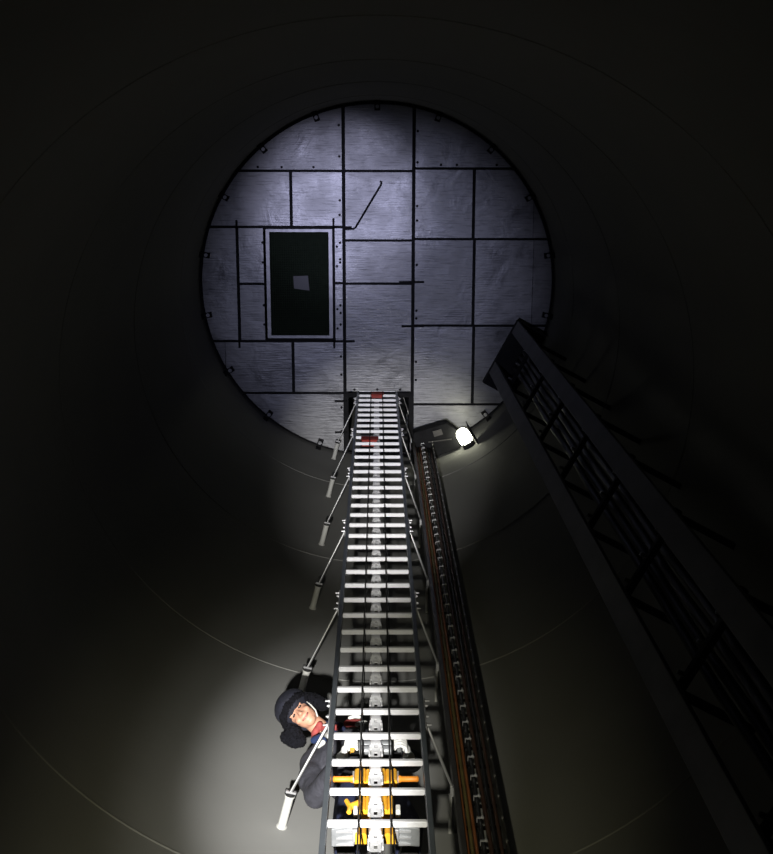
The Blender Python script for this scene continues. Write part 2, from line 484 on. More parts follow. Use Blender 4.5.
# clamps that hold the platform rim to the wall, every twenty degrees
for i in range(18):
    a = math.radians(10 + 20 * i) if False else math.radians(-90 + 20 * i)
    if abs(a - math.radians(90)) < 0.05: continue         # there the ladder passes
    rad = Vector((math.cos(a), math.sin(a), 0)); tan = Vector((-math.sin(a), math.cos(a), 0)); z = Vector((0, 0, 1))
    base = Vector((0, AX, 0)) + rad * 2.225
    k = MB()
    k.obox(base + z * (ZP - 0.045), rad * 0.055, tan * 0.035, z * 0.007)
    k.obox(base + rad * 0.055 + z * (ZP - 0.09), rad * 0.007, tan * 0.035, z * 0.05)
    k.obox(base - rad * 0.05 + z * (ZP - 0.025), rad * 0.007, tan * 0.035, z * 0.022)
    ko = k.build('rim_clamp', M['dark'], plat)
    b2 = MB().cyl(base + z * (ZP - 0.085) - rad * 0.01, base + z * (ZP - 0.046) - rad * 0.01, 0.014, n=6)
    b2.cyl(base + z * (ZP - 0.062) - rad * 0.01 + tan * 0.001, base + z * (ZP - 0.052) - rad * 0.01, 0.024, n=10)
    bo = link('clamp_bolt', b2.mesh('clamp_bolt'), M['zinc'], ko)
    bo.location = (0, 0, 0)

# ------------------------------------------------------------------ ladder
DL = 3.11          # front of the ladder
PITCH = 0.2825
Z0 = 4.915
lad = prop(empty('ladder', (0, DL + 0.02, ZF)), 'long aluminium ladder running up through the platform opening', 'ladder')
for s in (-1, 1):
    r = MB()
    x = s * 0.2525
    r.box((x - 0.014, DL - 0.016, ZF), (x + 0.014, DL + 0.054, 17.8))
    r.build('side_rail', M['rail'], lad, bevel=0.003)
rg = MB()
rg.box((-0.2385, 0.0, 0.0), (0.2385, 0.031, 0.028))
bmesh.ops.bevel(rg.bm, geom=list(rg.bm.edges), offset=0.004, segments=2, affect='EDGES')
for i in range(3):     # anti-slip ribs of the tread
    rg.box((-0.2385, 0.006 + i * 0.008, 0.0275), (0.2385, 0.009 + i * 0.008, 0.0305))
rung_me = rg.mesh('rung'); rung_me.materials.append(M['rung'])
ks = [k for k in range(-40, 60) if ZF + 0.2 < Z0 + k * PITCH < 17.7]
rung_z = [Z0 + k * PITCH for k in ks]
for z in rung_z:
    o = bpy.data.objects.new('rung', rung_me); C.objects.link(o); o.parent = lad
    o.location = Vector((0, DL, z)) - lad.location
# the splice plates where ladder sections join
LEVELS = [6.13 + 1.684 * k for k in range(-4, 7)]

# ------------------------------------------------------------------ fall-arrest rail behind the rungs
RX = -0.008
sr = prop(empty('safety_rail', (RX, DL + 0.06, ZF)), 'perforated aluminium fall-arrest rail along the middle of the ladder', 'safety rail')
y0 = DL + 0.046
ZR = 17.6
for s in (-1, 1):
    r = MB()
    r.obox((RX + s * 0.0165, y0, (ZF + ZR) / 2), (0.0075, 0, 0), (0, 0.002, 0), (0, 0, (ZR - ZF) / 2))
    r.obox((RX + s * 0.0275, y0 + 0.010, (ZF + ZR) / 2), (s * 0.004, 0.012, 0), (0.0016, -s * 0.0008, 0), (0, 0, (ZR - ZF) / 2))
    r.build('flange', M['rail_alu'], sr)
bar_mes = []
for hh in (0.029, 0.080):
    bar = MB(); bar.box((-0.0092, -0.002, -hh), (0.0092, 0.002, hh)); bar_me = bar.mesh('web_bar'); bar_me.materials.append(M['rail_alu']); bar_mes.append(bar_me)
cl = MB()
# clamp that hooks the rail to a rung: flared wings below the tread
P = [(-0.038, -0.125), (0.038, -0.125), (0.036, -0.060), (0.022, -0.035), (0.024, 0.0), (-0.024, 0.0), (-0.022, -0.035), (-0.036, -0.060)]
for s in (-1, 1):
    cl.obox((s * 0.034, 0.008, -0.10), (0.004, 0, 0), (0, 0.010, 0), (0, 0, 0.034))
    cl.obox((s * 0.029, 0.010, -0.052), (s * 0.004, 0, -0.003), (0, 0.010, 0), (0.004 * s * 0.6, 0, 0.020))
    cl.obox((s * 0.0245, 0.010, -0.020), (0.004, 0, 0), (0, 0.010, 0), (0, 0, 0.020))
cl.obox((0, 0.016, -0.008), (0.028, 0, 0), (0, 0.003, 0), (0, 0, 0.012))
clamp_me = cl.mesh('rung_clamp', bevel=0.0012); clamp_me.materials.append(M['rail_alu'])
for z in rung_z:
    for dz, bar_me in ((0.195, bar_mes[0]), (0.0535, bar_mes[1])):
        o = bpy.data.objects.new('web_bar', bar_me); C.objects.link(o); o.parent = sr
        o.location = Vector((RX, y0, z + dz)) - sr.location
    o = bpy.data.objects.new('rung_clamp', clamp_me); C.objects.link(o); o.parent = sr
    o.location = Vector((RX, y0 - 0.004, z + PITCH - 0.005)) - sr.location

# ------------------------------------------------------------------ ropes running the height of the ladder
def rope(x0, x1, y, label, wob):
    pts = []
    z = ZF + 0.2
    k = 0
    while z < 17.5:
        t = (z - ZF) / (17.5 - ZF)
        pts.append((x0 + (x1 - x0) * t + math.sin(k * 1.7 + wob) * 0.0012, y + math.sin(k * 2.3 + wob) * 0.0015, z))
        z += 0.14; k += 1
    o = MB().tube(pts, 0.0042, 6).build('rope', M['rope'], None, True)
    return prop(o, label, 'rope', 'ropes along the ladder')
rope(-0.094, -0.080, DL - 0.022, 'black rope in front of the rungs, left of the perforated rail', 0.1)
rope(0.062, 0.068, DL - 0.022, 'black rope in front of the rungs, right of the perforated rail', 1.3)
rope(-0.084, -0.074, DL + 0.050, 'black rope behind the rungs, left of the perforated rail', 2.1)
rope(0.078, 0.080, DL + 0.050, 'black rope behind the rungs, right of the perforated rail', 3.2)

# ------------------------------------------------------------------ brackets from the wall to the ladder
names = {-4: 'fourth below the climber', -3: 'third below the climber', -2: 'second below the climber', -1: 'just below the climber', 0: 'level with the climber\'s elbow', 1: 'level with the fur hat',
         2: 'next above the fur hat', 3: 'third from below the platform', 4: 'second from below the platform', 5: 'nearest below the platform', 6: 'above the platform'}
for k, z in zip(range(-4, 7), LEVELS):
    for s in (-1, 1):
        a = math.atan2(2.07, s * (0.530 if s < 0 else 0.400))
        rad = Vector((math.cos(a), math.sin(a), 0))
        ax = Vector((0, AX, z))
        root = empty('ladder_bracket', ax + rad * RW)
        lab = ('white wall stand-off and strut left of the ladder, %s' if s < 0 else 'thin strut bracket between ladder and cable tray, %s') % names[k]
        prop(root, lab, 'bracket', 'brackets holding the ladder to the wall')
        tg = Vector((-rad.y, rad.x, 0))
        lad_pt = Vector((s * 0.272, DL + 0.014, z - 0.21))
        if s < 0:
            p_in = ax + rad * (RW - 0.216)
            MB().lathe([(0.033, 0.0), (0.033, 0.008), (0.026, 0.010), (0.026, 0.206), (0.031, 0.208), (0.031, 0.218), (0.012, 0.2185)], ax + rad * RW, -rad, 18).build('standoff', M['pipe'], root, 'auto')
            kb = MB().lathe([(0.030, 0), (0.030, 0.010), (0.024, 0.012), (0.024, 0.034), (0.014, 0.040)], p_in, -rad, 12)
            kb.cyl(p_in - rad * 0.022 - tg * 0.034, p_in - rad * 0.022 + tg * 0.034, 0.017, n=10)
            kb.build('rubber_knob', M['rubber'], root, 'auto')
            e = p_in - rad * 0.030 + Vector((0, 0, -0.012))
            MB().tube([e + Vector((-0.027, 0.0, -0.004)), e, lad_pt], 0.0085, 8).build('strut', M['strut'], root, True)
            MB().obox(e, tg * 0.030, rad * 0.006, Vector((0, 0, 0.012))).build('strut_foot', M['alu'], root)
        else:
            root.location = (0.44, 3.66, z)
            e = Vector((0.436, 3.630, z - 0.012))
            MB().tube([e + Vector((0.0, 0.03, 0)), e, lad_pt], 0.0085, 8).build('strut', M['strut'], root, True)
            MB().box((0.428, 3.635, z - 0.04), (0.448, 3.690, z + 0.015)).build('strut_foot', M['alu'], root, bevel=0.002)
            wy = AX + math.sqrt(RW ** 2 - 0.43 ** 2)
            MB().box((0.422, 3.690, z - 0.03), (0.440, wy, z + 0.005)).build('wall_plate', M['pipe'], root, bevel=0.002)
        bp = MB().box((s * 0.270 - 0.004, DL - 0.012, z - 0.30), (s * 0.270 + 0.004, DL + 0.034, z + 0.06)).build('splice_plate', M['alu'], root, bevel=0.002)
        for dz in (-0.25, -0.15, -0.02, 0.04):
            L = 0.030 if dz in (-0.25, 0.04) else 0.018
            q = MB().cyl((s * 0.262, DL + 0.004, z + dz), (s * (0.272 + L), DL + 0.004, z + dz), 0.0065, n=6)
            q.cyl((s * 0.274, DL + 0.004, z + dz), (s * 0.283, DL + 0.004, z + dz), 0.012, n=6)
            qo = link('splice_bolt', q.mesh('splice_bolt'), M['zinc'], bp)
            qo.location = (0, 0, 0)

# ------------------------------------------------------------------ red tags tied to rungs
def red_tag(z, xc, wid, label):
    t = empty('warning_tag', (xc, DL, z))
    prop(t, label, 'tag', 'red tags on the upper rungs')
    b = MB()
    b.box((xc - wid / 2, DL - 0.012, z - 0.085), (xc + wid / 2, DL - 0.003, z + 0.075))
    b.box((xc - wid / 2 + 0.01, DL - 0.006, z - 0.095), (xc + wid / 2 - 0.015, DL + 0.060, z - 0.082))
    b.build('plate', M['red'], t, bevel=0.003)
    MB().tube([(xc + wid * .3, DL - 0.008, z + 0.03), (xc + wid * .32, DL + 0.02, z + 0.045), (xc + wid * .3, DL + 0.045, z + 0.02), (xc + wid * .25, DL + 0.03, z - 0.06)], 0.006, 6).build('tie', M['red'], t, True)
red_tag(12.42, -0.085, 0.19, 'red tag on a ladder rung, the lower of two')
red_tag(14.85, 0.0, 0.17, 'red tag on a ladder rung, right under the platform edge')

# ------------------------------------------------------------------ cable tray right of the ladder
tr = prop(empty('cable_tray', (0.585, 3.75, ZF)), 'narrow dark cable tray with bright clips beside the ladder', 'cable tray')
TY = 3.66
ZTR = 14.30
for s, x in ((-1, 0.455), (1, 0.700)):
    b = MB()
    b.box((x - 0.006, TY - 0.035, ZF), (x + 0.006, TY + 0.055, ZTR))
    b.box((x - 0.006 if s > 0 else x - 0.004, TY - 0.041, ZF), (x + 0.022 if s < 0 else x + 0.006, TY - 0.033, ZTR))
    b.build('side_rail', M['tray'], tr)
    # row of bolts on the rail edge
bt = MB().cyl((0, -0.010, 0), (0, 0.004, 0), 0.008, n=6).mesh('rail_bolt'); bt.materials.append(M['chrome'])
tb = MB().box((-0.115, 0, -0.012), (0.115, 0.012, 0.012)).mesh('tray_rung'); tb.materials.append(M['dark'])
cpm = MB()
cpm.box((-0.020, -0.010, -0.006), (0.020, -0.004, 0.006))
cpm.box((-0.020, -0.0095, -0.0055), (-0.0165, 0.022, 0.0055))
cpm.cyl((0.010, -0.018, 0), (0.010, -0.010, 0), 0.006, n=6)
clip_me = cpm.mesh('cable_clip'); clip_me.materials.append(M['alu'])
z = ZF + 0.15
i = 0
while z < ZTR - 0.1:
    o = bpy.data.objects.new('cable_clip', clip_me); C.objects.link(o); o.parent = tr
    o.location = Vector((0.572, TY - 0.050, z)) - tr.location
    o = bpy.data.objects.new('tray_rung', tb); C.objects.link(o); o.parent = tr
    o.location = Vector((0.578, TY + 0.035, z + 0.05)) - tr.location
    o = bpy.data.objects.new('rail_bolt', bt); C.objects.link(o); o.parent = tr
    o.location = Vector((0.697, TY - 0.042, z + 0.02)) - tr.location
    z += 0.2215; i += 1
z = 0.4
while z < ZTR:
    for x in (0.47, 0.69):
        wy = AX + math.sqrt(RW ** 2 - x * x)
        MB().box((x - 0.012, TY + 0.05, z), (x + 0.012, wy + 0.01, z + 0.03)).build('wall_arm', M['tray'], tr)
    z += 1.9
cab = [(0.486, -0.006, 0.011, 'cable_o', 'orange-brown cable nearest the ladder in the narrow tray'),
       (0.511, -0.008, 0.011, 'cable_ol', 'olive-yellow cable in the narrow tray'),
       (0.535, -0.004, 0.010, 'cable_o', 'thinner orange-brown cable next to the clips'),
       (0.572, -0.030, 0.013, 'cable_k', 'black cable held by the bright clips'),
       (0.613, 0.000, 0.014, 'cable_b', 'dark brown cable right of the clips'),
       (0.644, 0.002, 0.012, 'cable_k', 'black cable in the right half of the narrow tray'),
       (0.672, 0.000, 0.011, 'cable_b', 'dark brown cable against the outer rail of the narrow tray')]
for x, dy, r, m, lab in cab:
    pts = []
    z = ZF + 0.02; k = 0
    while z <= ZTR + 0.05:
        pts.append((x + math.sin(k * 0.9 + x * 70) * 0.001, TY + dy + math.cos(k * 0.7 + x * 40) * 0.002, z)); z += 0.3; k += 1
    prop(MB().tube(pts, r, 8).build('cable', M[m], None, True), lab, 'cable', 'cables in the narrow tray')
# junction box at the head of the tray
jb = prop(empty('junction_box', (0.8, 3.65, 14.3)), 'dark angular junction box at the head of the narrow cable tray', 'junction box')
MB().prism([(0.458, 3.50), (0.878, 3.37), (1.10, 3.53), (1.06, 3.70), (0.46, 3.92)], 14.30, 14.50).build('housing', M['dark'], jb, bevel=0.006)
MB().obox((0.77, 3.50, 14.294), (0.055, -0.017, 0), (0.012, 0.035, 0), (0, 0, 0.005)).build('label_plate', M['tray'], jb)
MB().obox((0.80, 3.60, 14.292), (0.15, -0.02, 0), (0.0, 0.006, 0), (0, 0, 0.006)).build('seam_strip', M['tray'], jb)

# ------------------------------------------------------------------ lamp on the wall under the platform
lx, ly, lz = 1.13, 3.58, 14.22
inward = Vector((-lx, AX - ly, 0)).normalized()
wallp = Vector((0, AX, lz)) - inward * RW
lm = prop(empty('wall_lamp', wallp), 'lit dome wall lamp just under the platform', 'lamp')
MB().lathe([(0.085, -0.003), (0.085, 0.03), (0.078, 0.04), (0.075, 0.062)], wallp, inward, 20).build('base', M['dark'], lm, 'auto')
dm = MB().lathe([(0.070, 0.058), (0.085, 0.075), (0.088, 0.16), (0.082, 0.20), (0.064, 0.235), (0.035, 0.255), (0.0, 0.262)], wallp, inward, 24)
dm.build('glass_dome', M['lamp'], lm, True)
tgl = Vector((-inward.y, inward.x, 0))
MB().obox(wallp + inward * 0.135 + tgl * 0.112, tgl * 0.006, inward * 0.137, Vector((0, 0, 0.13))).build('added_light_baffle', M['dark'], lm, bevel=0.003)  # plate added to block the lamp's glow on the wall to its right
for off in (-0.055, 0.0, 0.055):
    MB().obox(wallp + inward * 0.080 + tgl * off - Vector((0, 0, 0.083)), tgl * 0.009, inward * 0.022, Vector((0, 0, 0.006))).build('cage_tooth', M['dark'], lm)

# ------------------------------------------------------------------ the wide cable riser on the right
rs = prop(empty('cable_riser', (1.65, 2.5, ZF)), 'wide tall cable riser with two grey rails on the right wall', 'cable riser')
T = Vector((-0.470, 0.883, 0)); T.normalize()
NO = Vector((0.883, 0.470, 0)); NO.normalize()
PB = Vector((1.741, 2.054, 0))
ZC = 14.20
def rail_box(s0, s1, dep, z0, z1, name, m, off=0.0):
    c = PB + T * (s0 + s1) / 2 + NO * (off + dep / 2)
    return MB().obox(c + Vector((0, 0, (z0 + z1) / 2)), T * (s1 - s0) / 2, NO * dep / 2, Vector((0, 0, (z1 - z0) / 2))).build(name, M[m], rs, bevel=0.003)
rail_box(0.575, 0.735, 0.035, ZF, ZC, 'rail', 'riser')
rail_box(0.0, 0.165, 0.035, ZF, ZC, 'rail', 'riser')
rail_box(-0.005, 0.884, 0.40, ZC, ZC + 0.13, 'cap', 'dark', 0.0)
z = 0.2; k = 0
while z < ZC:
    rail_box(0.02, 0.72, 0.04, z, z + 0.05, 'crossbar', 'dark', 0.10)
    for s in (0.06, 0.66):
        c = PB + T * s
        # arm back to the wall
        d0 = c.x ** 2 + (c.y - AX) ** 2
        bq = c.x * NO.x + (c.y - AX) * NO.y
        Ld = -bq + math.sqrt(bq * bq + RW ** 2 - d0)
        MB().obox(c + NO * (0.03 + Ld) / 2 + Vector((0, 0, z + 0.02)), T * 0.02, NO * (Ld - 0.02) / 2, Vector((0, 0, 0.02))).build('wall_arm', M['dark'], rs)
    for s in (0.19, 0.56, 0.37):
        c = PB + T * s + NO * 0.085 + Vector((0, 0, z + 0.02))
        MB().cyl(c + NO * 0.02, c - NO * 0.03, 0.012, n=6).build('cleat_bolt', M['chrome'], rs)
    z += 1.3; k += 1
for i, s in enumerate((0.215, 0.285, 0.355, 0.425, 0.495)):
    pts = []
    z = ZF + 0.02; k = 0
    while z <= ZC + 0.01:
        c = PB + T * (s + 0.006 * math.sin(k * 0.8 + i)) + NO * (0.20 + 0.006 * math.cos(k * 1.1 + i * 2))
        pts.append((c.x, c.y, z)); z += 0.35; k += 1
    which = ('nearest the outer right rail', 'second from the outer right rail', 'in the middle of the five', 'second from the rail on the ladder side', 'nearest the rail on the ladder side')[i]
    prop(MB().tube(pts, 0.030, 10).build('power_cable', M['cable_k'], None, True), 'thick black power cable in the wide riser, ' + which, 'cable', 'power cables in the wide riser')

# ------------------------------------------------------------------ rail-guided climbing lift behind the rungs
dev = prop(empty('climbing_lift', (RX, DL + 0.09, 4.98)), 'yellow and silver rail-guided climbing lift behind the lower rungs', 'climbing lift')
DY = DL + 0.085
def rib_block(xc, zc, wid, hgt, n, name, m, dep=0.055, dy=0.0):
    """block made of upright rounded ribs"""
    b = MB()
    for i in range(n):
        x = xc - wid / 2 + wid * (i + 0.5) / n
        b.cyl((x, DY + dy, zc - hgt / 2 * (0.92 if i % 2 else 1)), (x, DY + dy, zc + hgt / 2 * (0.92 if i % 2 else 1)), wid / n * 0.49, n=12)
    b.box((xc - wid / 2 * 0.96, DY + dy, zc - hgt / 2 * 0.85), (xc + wid / 2 * 0.96, DY + dy + dep, zc + hgt / 2 * 0.85))
    return b.build(name, M[m], dev, 'auto')
# spine plate that carries everything
MB().box((RX - 0.10, DY + 0.050, 4.96), (RX + 0.10, DY + 0.062, 5.90)).build('back_plate', M['dark'], dev, bevel=0.004)
for s in (-1, 1):
    # silver guide wheels at the top
    for dz in (-0.030, 0.030):
        wp = Vector((RX + s * 0.060, DY, 5.775 + dz))
        MB().lathe([(0.010, -0.032), (0.024, -0.030), (0.027, -0.024), (0.027, 0.024), (0.024, 0.030), (0.010, 0.032)], wp, (1, 0, 0), 18).build('guide_wheel', M['grey'], dev, 'auto')
    # upper yellow housing
    rib_block(RX + s * 0.052, 5.475, 0.044, 0.125, 2, 'roller_housing', 'yellow')
    rib_block(RX + s * 0.095, 5.475, 0.036, 0.115, 1, 'motor_drum', 'yellow', 0.04, 0.004)
    MB().lathe([(0.006, 0), (0.019, 0.001), (0.019, 0.010), (0.015, 0.016), (0.015, 0.095), (0.017, 0.098), (0.012, 0.106)], (RX + s * 0.118, DY + 0.002, 5.452), (s, 0, 0), 14).build('side_grip', M['orange'], dev, 'auto')
    MB().box((min(RX + s * 0.112, RX + s * 0.122), DY - 0.012, 5.44), (max(RX + s * 0.112, RX + s * 0.122), DY + 0.03, 5.51)).build('grip_flange', M['alu'], dev, bevel=0.002)
    # middle yellow housing
    rib_block(RX + s * 0.060, 5.210, 0.056, 0.130, 3 if s < 0 else 2, 'roller_housing', 'yellow')
    # lower yellow housing
    rib_block(RX + s * 0.058, 4.985, 0.030, 0.10, 1, 'lower_roller', 'yellow', 0.05)
    rib_block(RX + s * 0.088, 4.985, 0.022, 0.10, 1, 'lower_roller', 'yellow', 0.05)
    # foot step of cast metal with a sloped outer end
    f = MB()
    xs = [s * 0.095, s * 0.205, s * 0.240, s * 0.232, s * 0.095]
    prof = [(s * 0.098, 4.982), (s * 0.212, 4.960), (s * 0.214, 4.972), (s * 0.180, 5.003), (s * 0.098, 5.010)]
    A = [f.bm.verts.new((RX + x, DL + 0.065, z)) for x, z in prof]
    B = [f.bm.verts.new((RX + x, DL + 0.165, z)) for x, z in prof]
    for i in range(5):
        f.bm.faces.new((A[i], A[(i + 1) % 5], B[(i + 1) % 5], B[i]))
    f.bm.faces.new(A); f.bm.faces.new(B[::-1])
    st = f.build('foot_step', M['grey'], dev, bevel=0.003)
    for j in range(3):
        g = MB().box((min(RX + s * 0.105, RX + s * 0.19), DL + 0.080 + j * 0.035, 4.962), (max(RX + s * 0.105, RX + s * 0.17), DL + 0.088 + j * 0.035, 4.982))
        go = link('step_rib', g.mesh('step_rib'), M['alu'], st); go.location = (0, 0, 0)
    MB().box((min(RX + s * 0.088, RX + s * 0.112), DY - 0.02, 4.950), (max(RX + s * 0.088, RX + s * 0.112), DY + 0.045, 5.045)).build('step_hinge', M['alu'], dev, bevel=0.003)
    # hand post
    MB().lathe([(0.012, 0.0), (0.012, 0.02), (0.014, 0.03), (0.014, 0.13), (0.022, 0.135), (0.024, 0.155), (0.016, 0.168)], (RX + s * 0.130, DY + 0.035, 5.775), (0, 0, 1), 14).build('hand_post', M['yellow'] if s < 0 else M['grey'], dev, 'auto')
    MB().box((min(RX + s * 0.06, RX + s * 0.140), DY + 0.028, 5.760), (max(RX + s * 0.06, RX + s * 0.140), DY + 0.045, 5.780)).build('post_arm', M['dark'], dev)
# yellow lever knob with a notched outline on the left, small white box on the right
k = MB()
for a, b, r0, r1 in (((-0.082, 5.222), (-0.135, 5.180), 0.016, 0.018), ((-0.135, 5.180), (-0.155, 5.235), 0.014, 0.012), ((-0.135, 5.180), (-0.140, 5.130), 0.013, 0.012)):
    k.cyl((a[0], DY - 0.004, a[1]), (b[0], DY - 0.004, b[1]), r0, r1, 12)
k.build('lever_knob', M['yellow'], dev, 'auto')
MB().box((0.092, DY - 0.015, 5.130), (0.115, DY + 0.03, 5.185)).build('limit_switch', M['strap_w'], dev, bevel=0.004)
MB().box((-0.118, DY - 0.015, 5.135), (-0.098, DY + 0.03, 5.175)).build('limit_switch', M['strap_w'], dev, bevel=0.004)

# ------------------------------------------------------------------ the climber
def blob(name, prims, voxel, m, parent, smooth=4, fac=0.5, keep=None):
    """fuse ellipsoids and tapered capsules into one continuous smooth surface"""
    mb = MB()
    for p in prims:
        if p[0] == 'e':
            mb.ell(p[1], p[2], p[3] if len(p) > 3 else None, 3)
        else:
            _, a, ra, b, rb = p
            mb.cyl(a, b, ra, rb, 20); mb.ell(a, (ra,) * 3); mb.ell(b, (rb,) * 3)
    me = mb.mesh(name)
    tmp = bpy.data.objects.new(name, me); C.objects.link(tmp)
    r = tmp.modifiers.new('r', 'REMESH'); r.mode = 'VOXEL'; r.voxel_size = voxel
    sm = tmp.modifiers.new('s', 'SMOOTH'); sm.iterations = smooth; sm.factor = fac
    bpy.context.view_layer.update()
    dg = bpy.context.evaluated_depsgraph_get()
    me2 = bpy.data.meshes.new_from_object(tmp.evaluated_get(dg))
    me2.name = name
    bpy.data.objects.remove(tmp); bpy.data.meshes.remove(me)
    me2.materials.clear()
    for p in me2.polygons: p.use_smooth = True
    return link(name, me2, M[m], parent)

V = Vector
HEAD = V((-0.475, 3.430, 6.62))
rayd = HEAD.normalized()
iup = (V((0, -1, 0)) - rayd * V((0, -1, 0)).dot(rayd)).normalized()
irt = rayd.cross(iup).normalized()
U0 = (-0.83 * irt + 0.56 * iup).normalized()
pitch = math.radians(16)
FW = (-rayd * math.cos(pitch) + U0 * math.sin(pitch)).normalized()
U = (U0 - FW * U0.dot(FW)).normalized()
RT = U.cross(FW).normalized()                   # the climber's left
H3 = Matrix((RT, -FW, U)).transposed()          # head axes: x sideways, -y face, z crown
def hp(x, y, z): return HEAD + H3 @ V((x, y, z))

per = prop(empty('person', (0, 3.30, 5.01)), 'person in a black fur hat and charcoal jacket, climbing behind the ladder with white gloves', 'person')
neck = V((-0.285, 3.545, 6.535))
chest = V((-0.205, 3.600, 6.36)); waist = V((-0.11, 3.600, 6.12)); pel = V((-0.04, 3.575, 5.93))
shR = V((-0.390, 3.640, 6.385)); shL = V((-0.060, 3.590, 6.545))
elR = V((-0.355, 3.640, 6.015)); elL = V((0.205, 3.560, 6.270))
hR = V((RX - 0.130, DY + 0.035, 5.850)); hL = V((RX + 0.130, DY + 0.035, 5.850))
wrR = hR + V((-0.060, 0.085, 0.030)); wrL = hL + V((0.055, 0.090, 0.040))

def hand(c, sx, k):
    """a hand closed round an upright post at c; sx = side the palm is on; k scales the thickness"""
    P = []
    def q(x, y, z): return c + V((x * sx, y, z))
    for i, (zz, ln) in enumerate(((0.036, 0.94), (0.012, 1.04), (-0.012, 1.0), (-0.035, 0.84))):
        r = 0.0088 * k
        ang = [200, 262, 320, 372]
        rad = 0.031 * ln
        pts = [q(rad * math.cos(math.radians(180 - a + 180)) * -1, rad * math.sin(math.radians(a)), zz) for a in ang]
        pts = [q(0.040, 0.022, zz), q(0.036, -0.012, zz * 1.02), q(0.008, -0.030 * ln, zz), q(-0.020, -0.022 * ln, zz * 0.96), q(-0.026, -0.002, zz * 0.94)]
        for a, b in zip(pts, pts[1:]):
            P.append(('c', a, r, b, r * 0.95))
    P.append(('c', q(0.046, 0.030, 0.030), 0.016 * k, q(0.046, 0.030, -0.030), 0.015 * k))
    P.append(('c', q(0.048, 0.052, 0.022), 0.017 * k, q(0.048, 0.052, -0.022), 0.016 * k))
    P.append(('c', q(0.044, 0.040, 0.034), 0.0125 * k, q(0.014, 0.038, 0.052), 0.0115 * k))
    P.append(('c', q(0.014, 0.038, 0.052), 0.0110 * k, q(-0.016, 0.022, 0.050), 0.0095 * k))
    return P

head_pr = [('e', hp(0, 0.012, 0.035), (0.078, 0.098, 0.088), H3), ('e', hp(0, -0.018, -0.030), (0.066, 0.074, 0.086), H3),
           ('e', hp(0, -0.052, -0.088), (0.036, 0.030, 0.028), H3), ('e', hp(0, -0.045, -0.060), (0.050, 0.042, 0.036), H3),
           ('c', hp(0, -0.080, 0.016), 0.009, hp(0, -0.106, -0.024), 0.0135), ('e', hp(0.013, -0.094, -0.029), (0.010, 0.011, 0.008), H3), ('e', hp(-0.013, -0.094, -0.029), (0.010, 0.011, 0.008), H3),
           ('e', hp(0.040, -0.062, -0.028), (0.024, 0.022, 0.022), H3), ('e', hp(-0.040, -0.062, -0.028), (0.024, 0.022, 0.022), H3),
           ('c', hp(0.048, -0.066, 0.030), 0.011, hp(-0.048, -0.066, 0.030), 0.011), ('e', hp(0, -0.078, -0.058), (0.024, 0.014, 0.012), H3),
           ('e', hp(0.080, 0.012, -0.005), (0.010, 0.020, 0.032), H3), ('e', hp(-0.080, 0.012, -0.005), (0.010, 0.020, 0.032), H3)]
body = head_pr + [('c', hp(0, 0.020, -0.05), 0.054, neck, 0.058), ('c', neck, 0.06, chest, 0.10), ('e', chest, (0.155, 0.105, 0.16)), ('c', chest, 0.115, waist, 0.105), ('c', waist, 0.11, pel, 0.12),
        ('c', shR, 0.052, elR, 0.040), ('c', elR, 0.040, wrR, 0.027), ('c', shL, 0.052, elL, 0.040), ('c', elL, 0.040, wrL, 0.027), ('c', neck, 0.05, shR, 0.05), ('c', neck, 0.05, shL, 0.05),
        ('c', wrR, 0.026, hR + V((-0.048, 0.045, 0.0)), 0.020), ('c', wrL, 0.026, hL + V((0.048, 0.045, 0.0)), 0.020)]
body += hand(hR, -1, 0.86) + hand(hL, 1, 0.86)
leg = {}
for s in (-1, 1):
    hip = pel + V((s * 0.095, 0, -0.03)); kn = V((s * 0.165, 3.490, 5.46)); an = V((s * 0.150, 3.420, 5.11)); toe = V((s * 0.165, 3.215, 5.045))
    leg[s] = (hip, kn, an, toe)
    body += [('c', pel, 0.11, hip, 0.085), ('c', hip, 0.080, kn, 0.055), ('c', kn, 0.054, an, 0.038), ('c', an, 0.036, toe, 0.026)]
blob('body', body, 0.006, 'skin', per, 3, 0.5)

# face details
for s in (-1, 1):
    MB().ell(hp(s * 0.031, -0.0765, 0.012), (0.0145, 0.0075, 0.0068), H3 @ Euler((0, s * 0.12, 0)).to_matrix(), 2).build('eye', M['eye'], per, True)
    MB().tube([hp(s * 0.016, -0.0815, 0.032), hp(s * 0.032, -0.0815, 0.037), hp(s * 0.050, -0.070, 0.031)], 0.0055, 6).build('eyebrow', M['brow'], per, True)
MB().tube([hp(-0.027, -0.083, -0.054), hp(-0.013, -0.0925, -0.060), hp(0, -0.0945, -0.061), hp(0.013, -0.0925, -0.060), hp(0.027, -0.083, -0.054)], 0.0055, 8).build('mouth', M['lips'], per, True)

# fur hat with ear flaps
def furry(o, amt, seed):
    import random as _r
    rr = _r.Random(seed)
    for v in o.data.vertices:
        v.co += V((rr.uniform(-1, 1), rr.uniform(-1, 1), rr.uniform(-1, 1))) * amt
crown = blob('hat', [('e', hp(0.004, 0.018, 0.085), (0.122, 0.132, 0.098), H3), ('e', hp(0, 0.050, 0.035), (0.112, 0.104, 0.095), H3), ('e', hp(0, 0.075, -0.02), (0.085, 0.050, 0.075), H3)], 0.008, 'hat', per, 3)
